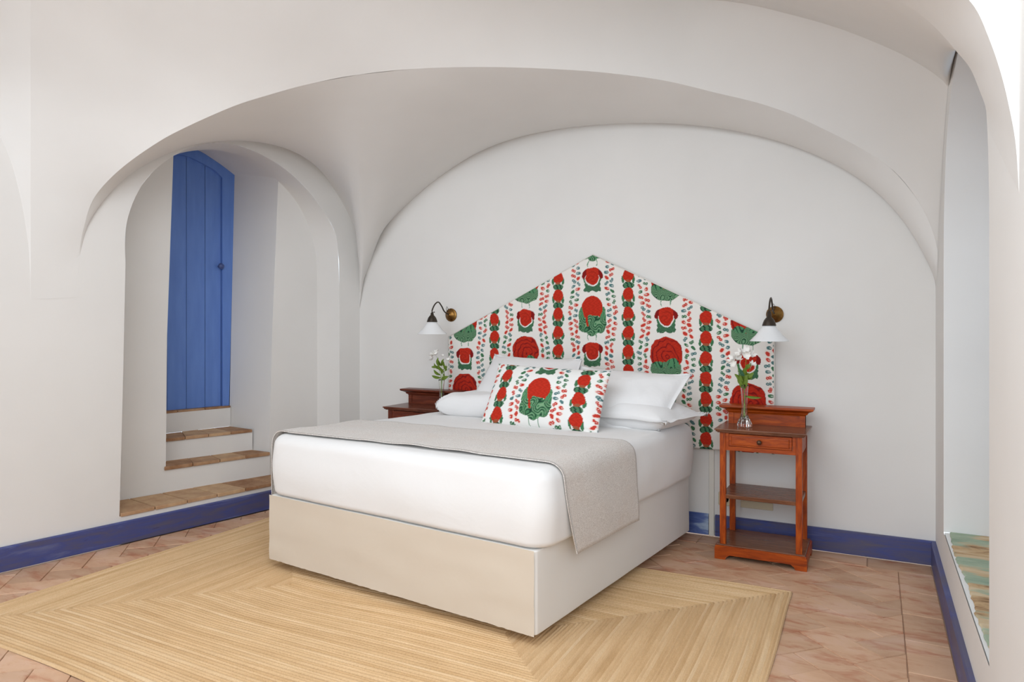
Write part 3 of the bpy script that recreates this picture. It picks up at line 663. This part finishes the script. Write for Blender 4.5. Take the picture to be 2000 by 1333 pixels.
M_FOOT = cloth('beige_foot_fabric', srgb(214, 200, 182), amt=.3, scale=3, dist=.02).m
from mathutils import noise as mnoise
fp = []
for j, z in enumerate(np.linspace(.052, .384, 30)):
    fp.append([(-BW*t, -.0055+.0045*mnoise.noise(Vector((t*5-z*6, z*9+t*3, .3)))+.0018*math.exp(-(z-.052)*28)*mnoise.noise(Vector((t*70, z*12, 4))), z+(.0025*mnoise.noise(Vector((t*60, 0, 1))) if j == 0 else 0)) for t in np.linspace(.003, .998, 220)])
grid('foot_panel', fp, M_FOOT, bedo)['label'] = 'beige fabric panel at the foot of the base'
ZM = .70
softbox('mattress', -.045, BW+.012, -.012, BL-.01, .386, ZM, .095, .062, M_SHEET, bedo, bulge=.008, wob=.004, edge_b=.03)
for a, bb in ((.12, .16), (BW-.12, .16), (.12, BL-.16), (BW-.12, BL-.16)):
    BM().lathe([(.022, -.0), (.026, .052)], (-a, bb, .010 if bb < 1 else .010), 12).done('leg', M_DARKLEG, bedo)
# throw across the foot
th = thing('bed_throw', 'grey beige throw laid across the foot of the bed, hanging over its right side', 'throw', tuple(BC), -BR)
A0, A1 = -.045-.006, BW+.018
zt = ZM+.007; r = .068
def prof_pt(u):
    """u metres along the strip, 0 at right hem"""
    h = .31; q = PI/2*r
    if u < h: return (A0-.012*math.sin(PI*u/h)**.6*0-.010*(1-u/h)*(1-u/h), zt-r-h+u, (1, 0))
    u -= h
    if u < q: t = u/r; return (A0+r-r*math.cos(t), zt-r+r*math.sin(t), (math.cos(t), math.sin(t)))
    u -= q; Wt = A1-A0-2*r
    if u < Wt: return (A0+r+u, zt, (0, 1))
    u -= Wt
    if u < q: t = u/r; return (A1-r+r*math.sin(t), zt-r+r*math.cos(t), (-math.sin(t), math.cos(t)))
    u -= q; return (A1, zt-r-u, (-1, 0))
Ltot = .31+2*PI/2*r+(A1-A0-2*r)+.28; rows = []
for layer in (0, 1):
    R_ = []
    for u in np.linspace(0, Ltot, 130):
        a, z, nn = prof_pt(u); fr = np.clip((a-A0)/(A1-A0), 0, 1)
        side_ = u < .31
        f0 = np.interp(a, [A0, A0+.06, .45, 1.05, 1.5, A1], [.125, .112, .10, .075, .035, .03]); f1 = np.interp(a, [A0, .023, .627, 1.49, A1], [.80, .77, .665, .575, .56])
        if side_: f0 = .125+.085*(1-u/.31)**1.5; f1 = .80+.015*(1-u/.31)
        row = []
        for v in np.linspace(0, 1, 40):
            bb = f0+(f1-f0)*v; wv = .0035*math.sin(bb*17+u*6)+.002*math.sin(u*23+bb*9)
            edge = .004*math.exp(-min(v, 1-v)*60); off = (.003 if layer == 0 else .0085)+max(wv, -.001)+.006*(1 if side_ and .02 < u else 0)*math.sin(PI*min(u/.31, 1))
            X_, Y_ = -(a-nn[0]*off), bb; row.append((X_*(1-.07*Y_/1.7), Y_, z+nn[1]*off))
        R_.append(row)
    rows.append(np.array(R_))
top, bot = rows[1], rows[0]
n1, n2 = top.shape[:2]; V = np.vstack([top.reshape(-1, 3), bot.reshape(-1, 3)]); F = []
N = n1*n2
for i in range(n1-1):
    for j in range(n2-1):
        a = i*n2+j; F.append((a, a+n2, a+n2+1, a+1)); F.append((N+a, N+a+1, N+a+n2+1, N+a+n2))
for i in range(n1-1):
    for j in (0, n2-1): a = i*n2+j; F.append((a, a+n2, N+a+n2, N+a))
for j in range(n2-1):
    for i in (0, n1-1): a = i*n2+j; F.append((a, a+1, N+a+1, N+a))
mesh('throw_cloth', V, F, M_THROW, th, True)

# pillows from four corner points
def FBp(u, v, b_): return UP(u, v, BC+LD*b_, LD)
def pillow(name, label, BLc, BRc, TRc, TLc, thick, mat, group=None, pinch=.045, flange=0.0, n=44, seed=0, printed=False, size=None, wr=.006, cat='pillow', flat=.0, ex=2.6):
    c = [np.array(q, float) for q in (BLc, BRc, TRc, TLc)]; ctr = sum(c)/4
    nrm = np.cross(c[1]-c[0], c[3]-c[0]); nrm /= np.linalg.norm(nrm)
    if nrm @ (C0-ctr) < 0 and abs(nrm[2]) < .6: nrm = -nrm
    if nrm[2] < 0 and abs(nrm[2]) >= .6: nrm = -nrm
    us = np.sin(np.linspace(-1, 1, n)*PI/2*.9)/math.sin(PI/2*.9); rs = np.random.default_rng(seed); ph = rs.uniform(0, 6, 8); sides = []
    nn_ = 150 if printed else n
    us = np.linspace(-1, 1, nn_) if printed else us
    Ug, Vg = np.meshgrid(us, us, indexing='ij')
    # pinch the edges in between the corners
    Up = Ug*(1-pinch*(1-Vg**2)**1.0); Vp = Vg*(1-pinch*1.3*(1-Ug**2)**1.0)
    a = (Up+1)/2; b_ = (Vp+1)/2
    P = (c[0][None, None]*((1-a)*(1-b_))[..., None]+c[1]*(a*(1-b_))[..., None]+c[2]*(a*b_)[..., None]+c[3]*((1-a)*b_)[..., None])
    fu = np.clip(np.abs(Ug)/(1-flange), 0, 1); fv = np.clip(np.abs(Vg)/(1-flange*1.3), 0, 1)
    T = (np.clip(1-fu**ex, 0, 1)**.55)*(np.clip(1-fv**ex, 0, 1)**.55)*thick/2
    wrk = wr*(np.sin(Ug*7+Vg*3+ph[0])*.5+np.sin(Ug*3-Vg*9+ph[1])*.5+np.sin(Ug*15+Vg*11+ph[2])*.25)*(1-.2*fu)
    crn = wr*1.6*np.exp(-((1-np.abs(Ug))*5)**2-((1-np.abs(Vg))*5)**2)*np.sin(np.arctan2(1-np.abs(Vg)+1e-3, 1-np.abs(Ug)+1e-3)*10)
    e = 1-np.maximum(np.abs(Ug), np.abs(Vg)); em = np.clip(e*12, 0, 1)
    Fr = P+nrm*(T+wrk*.6+crn+.0015*em+flat*wrk)[..., None]; Bk = P+nrm*(-T+wrk*.4-.0015*em+crn)[..., None]
    # keep it on the mattress
    root = thing(name, label, cat, tuple(ctr), 0, group)
    cov = BM(); cov.b.free()
    Fr = Fr-ctr; Bk = Bk-ctr; m = nn_; V = np.vstack([Fr.reshape(-1, 3), Bk.reshape(-1, 3)]); F = []
    edgeset = lambda i, j: i in (0, m-1) or j in (0, m-1)
    idx = lambda s_, i, j: (i*m+j) if (s_ == 0 or edgeset(i, j)) else m*m+i*m+j
    for i in range(m-1):
        for j in range(m-1):
            F.append(tuple(idx(0, *q) for q in ((i, j), (i+1, j), (i+1, j+1), (i, j+1)))); F.append(tuple(idx(1, *q) for q in ((i, j), (i, j+1), (i+1, j+1), (i+1, j))))
    me = bpy.data.meshes.new('cover'); me.from_pydata(V.tolist(), [], F); me.update()
    o = link('cover' if not printed else 'printed_cover', me, mat, root, True)
    if printed:
        W_, H_ = size; X = Ug*W_/2+.0; Zz = Vg*H_/2
        cl = fprint(X, Zz+1.345+.012, base=np.array(srgb(240, 238, 234)[:3]), T=(1.638, 1.375, 1.108)); paint(me, np.vstack([cl, np.tile(np.array(srgb(238, 236, 232)[:3]), (len(cl), 1))]))
    return root, o
zl = ZM+.075
def bl(a, b_, z): return bed(a, b_, z)
pillow('pillow', 'white pillow lying flat under the left upright pillow, end poking out by left nightstand', bl(1.42, 1.06, zl-.012), bl(.80, 1.10, zl), bl(.80, 1.52, zl), bl(1.42, 1.46, zl-.008), .15, M_PILLOW, seed=1, ex=8, wr=.009)
pillow('pillow', 'white flanged pillow lying flat at right edge of the bed, under the upright one', bl(.72, 1.16, zl-.005), bl(-.085, 1.14, zl-.022), bl(-.155, 1.58, zl-.012), bl(.72, 1.58, zl), .17, M_PILLOW, flange=.09, seed=2, ex=4, wr=.009)
pillow('pillow', 'white upright pillow leaning behind the left part of the printed cushion', FBp(897, 812, 1.18), FBp(1108, 826, 1.18), FBp(1138, 702, 1.52), FBp(967, 693, 1.52), .17, M_PILLOW, seed=3, flange=.04)
pillow('pillow', 'large white upright pillow with pointed flange, right of the printed cushion', FBp(1118, 838, 1.16), FBp(1290, 843, 1.22), FBp(1353, 732, 1.50), FBp(1128, 716, 1.50), .18, M_PILLOW, flange=.07, seed=5, wr=.008)
cr, cu = pillow('cushion', 'oblong cushion with red and green floral print leaning in front of the white pillows', FBp(938, 830, .985), FBp(1168, 850, .985), FBp(1194, 726, 1.17), FBp(975, 711, 1.17), .15, M_PRINT, seed=7, printed=True, size=(.70, .385), cat='cushion', wr=.003, pinch=.03)

# ------------------------------------------------------------------ nightstands
def nightstand(key, label, x0, x1, yf):
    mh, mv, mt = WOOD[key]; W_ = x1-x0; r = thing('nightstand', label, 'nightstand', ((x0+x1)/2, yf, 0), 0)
    h = W_/2; D = .345
    # base plinth with bracket feet
    b = BM(); hz = .072
    b.prism([(-h, 0), (-h+.055, 0), (-h+.062, .014), (-h+.078, .026), (h-.078, .026), (h-.062, .014), (h-.055, 0), (h, 0), (h, .062), (h-.004, .070), (h-.010, .074), (-h+.010, .074), (-h+.004, .070), (-h, .062)], 'y', 0, .018)
    b.prism([(-h, 0), (-h+.055, 0), (-h+.062, .014), (-h+.078, .026), (h-.078, .026), (h-.062, .014), (h-.055, 0), (h, 0), (h, .062), (h-.010, .074), (-h+.010, .074), (-h, .062)], 'y', D-.018, D)
    for sx in (-1, 1):
        xa, xb = sorted((sx*h, sx*(h-.018)))
        b.prism([(.018, 0), (.06, 0), (.075, .024), (D-.075, .024), (D-.06, 0), (D-.018, 0), (D-.018, .070), (.018, .070)], 'x', xa, xb)
    autosmooth(b.done('plinth', mh, r), 20)
    BM().box(-h+.008, h-.008, .006, D-.006, .062, .080, .003).done('bottom_shelf', mt, r)
    lw = .031; lx = h-.024; ly0, ly1 = .018, D-.04
    for sx in (-1, 1):
        for yy_ in (ly0, ly1):
            BM().box(sx*lx-(lw if sx > 0 else 0), sx*lx+(0 if sx > 0 else lw), yy_, yy_+lw, .078, .686, .002).done('leg', mv, r)
    BM().box(-lx-.0+.006, lx-.006, ly0+.004, ly1+lw-.004, .326, .348, .003).done('middle_shelf', mt, r)
    # apron: rails, side and back panels
    b = BM(); b.box(-lx+lw, lx-lw, ly0+.004, ly0+.022, .588, .610); b.box(-lx+lw, lx-lw, ly0+.004, ly0+.022, .680, .687)
    for sx in (-1, 1): b.box(*sorted((sx*(lx-lw), sx*(lx-lw-.016))), ly0+.0045, ly0+.0215, .610, .680)
    for sx in (-1, 1): b.box(*sorted((sx*(lx-.004), sx*(lx-.016))), ly0+lw, ly1, .590, .687)
    b.box(-lx+lw, lx-lw, ly1+.008, ly1+.022, .590, .687); b.done('apron', mh, r)
    dw = BM(); dx = lx-lw-.018; dw.box(-dx, dx, ly0-.002, ly0+.02, .612, .678, .002); dw.box(-dx+.012, dx-.012, ly0-.008, ly0+.0, .621, .669, .004)
    dr = dw.done('drawer', mh, r)
    kb = BM(); kb.lathe([(.0001, -.001), (.006, 0), (.005, .008), (.011, .013), (.013, .019), (.010, .025), (.0001, .027)], (0, ly0-.007, .645), 18, 'y'); kb.done('knob', M_KNOBW, dr, True)
    # top
    hw = h+.0; tb = BM(); tb.box(-hw, hw, -.012, D-.004, .697, .706, .003); tb.box(-hw+.006, hw-.006, -.006, D-.01, .689, .698, .003); tb.box(-hw+.014, hw-.014, .002, D-.014, .684, .690, .002)
    tb.done('tabletop', mt, r)
    # gallery with cornice
    gx = h-.028; gy = D-.10
    g = BM(); g.box(-gx, gx, gy+.012, gy+.05, .705, .772)
    for sx in (-1, 1): g.box(*sorted((sx*gx, sx*(gx-.028))), gy+.006, gy+.054, .705, .772)
    g.box(-gx+.029, gx-.029, gy+.009, gy+.02, .704, .716); g.done('upstand', mh, r)
    cn = BM(); prof = [(0, .766), (.004, .772), (.012, .776), (.014, .784), (.024, .790), (.038, .796), (.044, .800), (.044, .811), (0, .811)]
    outl = []
    for d, z in prof: outl.append(([(-gx-d, gy+.006-d), (gx+d, gy+.006-d), (gx+d, gy+.054+min(d, .02)), (-gx-d, gy+.054+min(d, .02))], z))
    prev = None
    for o2, z in outl:
        cur = [cn.b.verts.new((px_, py_, z)) for px_, py_ in o2]
        if prev:
            for i in range(4): cn.b.faces.new((prev[i], prev[(i+1) % 4], cur[(i+1) % 4], cur[i]))
        else: cn.b.faces.new(cur[::-1])
        prev = cur
    cn.b.faces.new(prev); cn.done('cornice', mh, r)
    return r
nightstand('r', 'reddish brown wooden nightstand with open shelves, right of the bed', -.768, -.306, -.42)
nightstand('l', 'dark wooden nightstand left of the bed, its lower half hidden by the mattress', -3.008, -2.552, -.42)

# ------------------------------------------------------------------ vases and flowers
def vase(label, px, hgt):
    p = UZ(*px, .7065); c = (float(p[0]), float(p[1]), .7065)
    v = thing('vase', label, 'vase', c)
    k = hgt/.2
    outer = [(.028, 0, 1), (.034, .002, 1), (.036, .010*k, 1), (.033, .022*k, 1), (.024, .040*k, .9), (.0185, .055*k, .7), (.0158, .078*k, .5), (.0148, .105*k, .4), (.0158, .14*k, .3), (.0185, .17*k, .3), (.0215, .195*k, .3), (.0225, .2*k, .3)]
    inner = [(.0210, .2*k, .3), (.0195, .19*k, .3), (.0160, .165*k, .3), (.0136, .14*k, .3), (.0126, .11*k, .3), (.0130, .085*k, .3), (.0145, .068*k, .2), (.016, .048*k, .1), (.012, .034*k, 0), (.0001, .030*k, 0)]
    BM().lathe(outer+inner, (0, 0, 0), 48, 'z', .10, 8).done('glass_body', M_GLASS, v, True)
    return c
def sprig(label, c, hgt, top, leaves, blooms, seedv, group):
    leaves = [(a, b*1.5, c_*1.4, d*1.25, e*1.9) for a, b, c_, d, e in leaves]; blooms = [(a, b, c_, d*1.45) for a, b, c_, d in blooms]
    """one cut stem: stalk standing in the vase, leaves, blossoms"""
    rs = random.Random(seedv); r = thing('flower_stem', label, 'flower', (c[0], c[1], c[2]+.034), 0, group)
    bx, by = rs.uniform(-.004, .004), rs.uniform(-.004, .004); dz = .034
    P = [(bx, by, .001), (bx*.5-top[0]*.02, by*.5, hgt*.5-dz), (top[0]*.12, top[1]*.12, hgt-dz), (top[0]*.6, top[1]*.6, hgt-dz+(top[2]-hgt)*.5), (top[0], top[1], top[2]-dz)]
    Ps = spline(P, 16); BM().tube([tuple(q) for q in Ps], .0019, 7, .7).done('stalk', M_STEM, r, True)
    for (fr, dx, dy, dzz, wd) in leaves:
        q = Ps[int(fr*15)]; BM().leaf(tuple(q), (q[0]+dx, q[1]+dy, q[2]+dzz), wd, .12, None).done('leaf', M_LEAF, r, True)
    for (dx, dy, dzz, sc) in blooms:
        b = BM(); cc = Vector((top[0]+dx, top[1]+dy, top[2]-dz+dzz)); ax = Vector((dx, dy-.01, max(dzz, .004)+.006)).normalized()
        b.tube([tuple(Ps[-1]), tuple((Vector(Ps[-1])+cc)/2+Vector((0, 0, .002))), tuple(cc)], .0011, 5)
        s1 = ax.orthogonal().normalized(); s2 = ax.cross(s1)
        for i in range(6):
            t = 2*PI*i/6+rs.uniform(-.15, .15); dr = s1*math.cos(t)+s2*math.sin(t); tip = cc+ax*sc*.75+dr*sc*(.85 if i % 2 else .7)
            b.leaf(tuple(cc), tuple(tip), sc*.55, -.18, tuple(ax.cross(dr)), 5)
        b.done('blossom', M_PETAL, r, True)
vR = vase('slim fluted glass bud vase on the right nightstand', (1454, 834), .232)
vL = vase('slim fluted glass bud vase on the left nightstand', (862.5, 794), .185)
sprig('tallest white blossom stem in the right vase, in its middle', vR, .232, (.010, -.006, .385), [(.62, -.03, -.01, .03, .012), (.7, .03, -.01, .02, .012), (.55, -.012, -.02, .05, .012), (.8, .022, -.012, .028, .012), (.72, -.02, -.02, .012, .012), (.78, .006, -.025, .03, .014)], [(.0, -.01, .022, .026), (-.026, -.008, .012, .026), (.024, -.006, .010, .022), (.006, -.02, .004, .022)], 1, None)
sprig('white flower stem leaning left in the right vase', vR, .232, (-.042, -.008, .352), [(.6, -.02, -.01, .03, .012), (.55, .016, -.018, .045, .014), (.75, -.022, -.01, .016, .010), (.7, .02, -.01, .03, .012), (.66, -.004, -.02, .04, .012)], [(-.018, -.008, .012, .024), (-.008, -.014, -.012, .020), (.010, -.01, .018, .022)], 2, None)
sprig('short leafy stem in the right vase with one long leaf arching right', vR, .232, (.030, -.004, .318), [(.5, .062, -.01, -.004, .008), (.8, .026, -.01, .03, .012), (.9, -.01, -.02, .03, .012), (.7, .012, -.02, .04, .014), (.85, .02, .0, .012, .012), (.62, -.014, -.016, .04, .013)], [(.012, -.01, .022, .018)], 3, None)
sprig('white blossom stem leaning left in the left vase', vL, .185, (-.032, -.004, .335), [(.55, -.045, -.01, .012, .012), (.86, -.035, -.01, -.004, .010), (.8, .004, -.01, .05, .014), (.75, -.02, -.014, .035, .012), (.6, -.03, -.012, .03, .014)], [(-.026, -.008, .018, .026), (-.004, -.012, .022, .022), (-.034, -.004, -.004, .022), (-.014, .006, .034, .020)], 4, None)
sprig('leafy upright stem in the left vase with a few buds', vL, .185, (.004, -.002, .318), [(.92, -.016, -.01, .035, .018), (.9, .018, -.01, .04, .010), (.75, -.010, -.012, .04, .016), (.7, .018, -.01, .028, .014), (.55, .045, -.01, .02, .014)], [(.010, -.006, .03, .010)], 5, None)
sprig('leafy stem leaning right in the left vase against the headboard', vL, .185, (.038, -.002, .285), [(.9, .018, -.01, .022, .018), (.85, -.018, -.01, .03, .014), (.95, .016, -.01, -.012, .018), (.8, .012, -.014, -.02, .014), (.97, -.004, -.01, .035, .014)], [(.016, -.006, .034, .014)], 6, None)

# ------------------------------------------------------------------ wall lamps
def wall_lamp(label, x, z, ysh, zrim):
    r = thing('wall_lamp', label, 'lamp', (x, 0, z))
    BM().lathe([(.047, 0.0005), (.048, .006), (.044, .010), (.042, .010), (.038, .016), (.027, .024), (.014, .028), (.010, .034), (.0001, .036)], (0, 0, 0), 36, 'y').done('backplate', M_BRASS, r, True)
    path = spline([(0, -.03, .004), (0, -.062, .010), (0, -.098, .028), (0, -.125, .058), (0, -.168, .088), (0, -.212, .072), (0, ysh, .028), (0, ysh, .004)], 40)
    b = BM(); b.tube([tuple(p) for p in path], .0048, 10)
    b.tube([tuple(p) for p in [(-.002, -.05, .02), (-.008, -.056, .045), (0, -.06, .06), (.008, -.056, .045), (.002, -.052, .02)]], .0018, 6)
    b.done('arm', M_BRONZE, r, True)
    k = BM(); k.tube([(.004, ysh, .016), (.013, ysh, .016)], .0022, 8); k.lathe([(.0001, 0), (.005, .001), (.005, .006), (.0001, .008)], (.017, ysh, .012), 10); k.done('thumbscrew', M_BRONZE, r)
    zt_ = zrim+.088-z
    BM().lathe([(.0045, .014), (.010, .010), (.012, zt_+.044), (.019, zt_+.038), (.027, zt_+.027), (.033, zt_+.012), (.036, zt_+.002), (.038, zt_-.002), (.034, zt_-.004)], (0, ysh, 0), 28).done('shade_holder', M_BRONZE, r, True)
    zr = zrim-z
    BM().lathe([(.030, zt_), (.034, zt_-.006), (.050, zt_-.028), (.072, zt_-.056), (.094, zr+.010), (.101, zr+.002), (.102, zr), (.099, zr+.0005), (.070, zt_-.058), (.048, zt_-.031), (.031, zt_-.010), (.0285, zt_-.004)], (0, ysh, 0), 48).done('shade', M_OPAL, r, True)
    BM().lathe([(.0001, zr+.012), (.012, zr+.016), (.019, zr+.03), (.014, zr+.05), (.012, zt_-.006)], (0, ysh, 0), 16).done('bulb', M_OPAL, r, True)
wall_lamp('brass wall lamp with white cone shade above the left nightstand', -2.722, 1.342, -.247, 1.205)
wall_lamp('brass wall lamp with white cone shade above the right nightstand', -.510, 1.327, -.247, 1.176)

# sockets behind the right nightstand
s_ = BM(); s_.box(-.828, -.748, -.011, 0, .190, .268, .004); s_.lathe([(.026, .011), (.026, .013), (.022, .013), (.021, .010), (.0001, .010)], (-.788, 0, .229), 20, 'y')
tag(s_.done('wall_socket', M_IVORY), 'ivory wall socket low on the wall beside the trunking', 'socket')
tag(BM().box(-.700, -.52, -.010, 0, .19, .232, .003).done('cable_cover', M_IVORY), 'long ivory cable cover on the wall behind the right nightstand', 'cover')

# ------------------------------------------------------------------ rug
rg = thing('jute_rug', 'large rectangular braided jute rug in natural tan under the bed', 'rug', (-1.92, -1.78, 0))
X0, X1, Y0_, Y1_ = -3.505+1.92, -.328+1.92, -2.79+1.78, -.765+1.78
PIT = .0165; sub = 4; NR = int(((Y1_-Y0_)/2-.004)/PIT); nx, ny = 90, 60; rows = []; uvs = []
for kk in range(NR*sub+1):
    d = kk*PIT/sub; fr = (kk % sub)/sub; z = .0035+.0065*math.sin(PI*fr)**.6 if kk % sub else .0035
    if kk == 0: z = .001
    x0, x1, y0, y1 = X0+d, X1-d, Y0_+d, Y1_-d; row = []; uv = []; L = 0
    if kk == NR*sub: y0 = y1 = (Y0_+Y1_)/2
    C_ = [(x0, y0), (x1, y0), (x1, y1), (x0, y1)]
    for sde, cnt_ in ((0, nx), (1, ny), (2, nx), (3, ny)):
        p, q = C_[sde], C_[(sde+1) % 4]; ln = math.hypot(q[0]-p[0], q[1]-p[1])
        for i in range(cnt_):
            t = i/cnt_; x, y = p[0]+(q[0]-p[0])*t, p[1]+(q[1]-p[1])*t
            wob = .010*math.sin(x*2.3+y*1.7)+.005*math.sin(x*6.1-y*5.2)+.003*math.sin(kk/sub*2.1+x*3)
            fade = min(1, 4*t, 4*(1-t))
            row.append((x+wob*.8, y+wob*fade*.9+.004*math.sin(x*5), z+.0015*math.sin(x*3+y*4)+.0015)); uv.append((L+ln*t, kk/sub))
        L += ln
    rows.append(row); uvs.append(uv)
rows = np.array(rows); o = grid('braid', rows, M_JUTE, rg, closed_v=True); me = o.data; ul = me.uv_layers.new(name='uv'); UVf = np.array(uvs).reshape(-1, 2)
vi = np.zeros(len(me.loops), np.int32); me.loops.foreach_get('vertex_index', vi); uvl = UVf[vi].copy()
lp = uvl.reshape(-1, 4, 2); wrap = (lp[:, :, 0].max(1)-lp[:, :, 0].min(1)) > 2; 
for f in np.where(wrap)[0]:
    m_x = lp[f, :, 0] < 1; lp[f, m_x, 0] += lp[f, :, 0].max()*1.0
kmid = np.floor(lp[:, :, 1].mean(1)); lp[:, :, 1] = np.clip(lp[:, :, 1], kmid[:, None]+.001, kmid[:, None]+.999)
ul.data.foreach_set('uv', lp.reshape(-1).astype(np.float32))
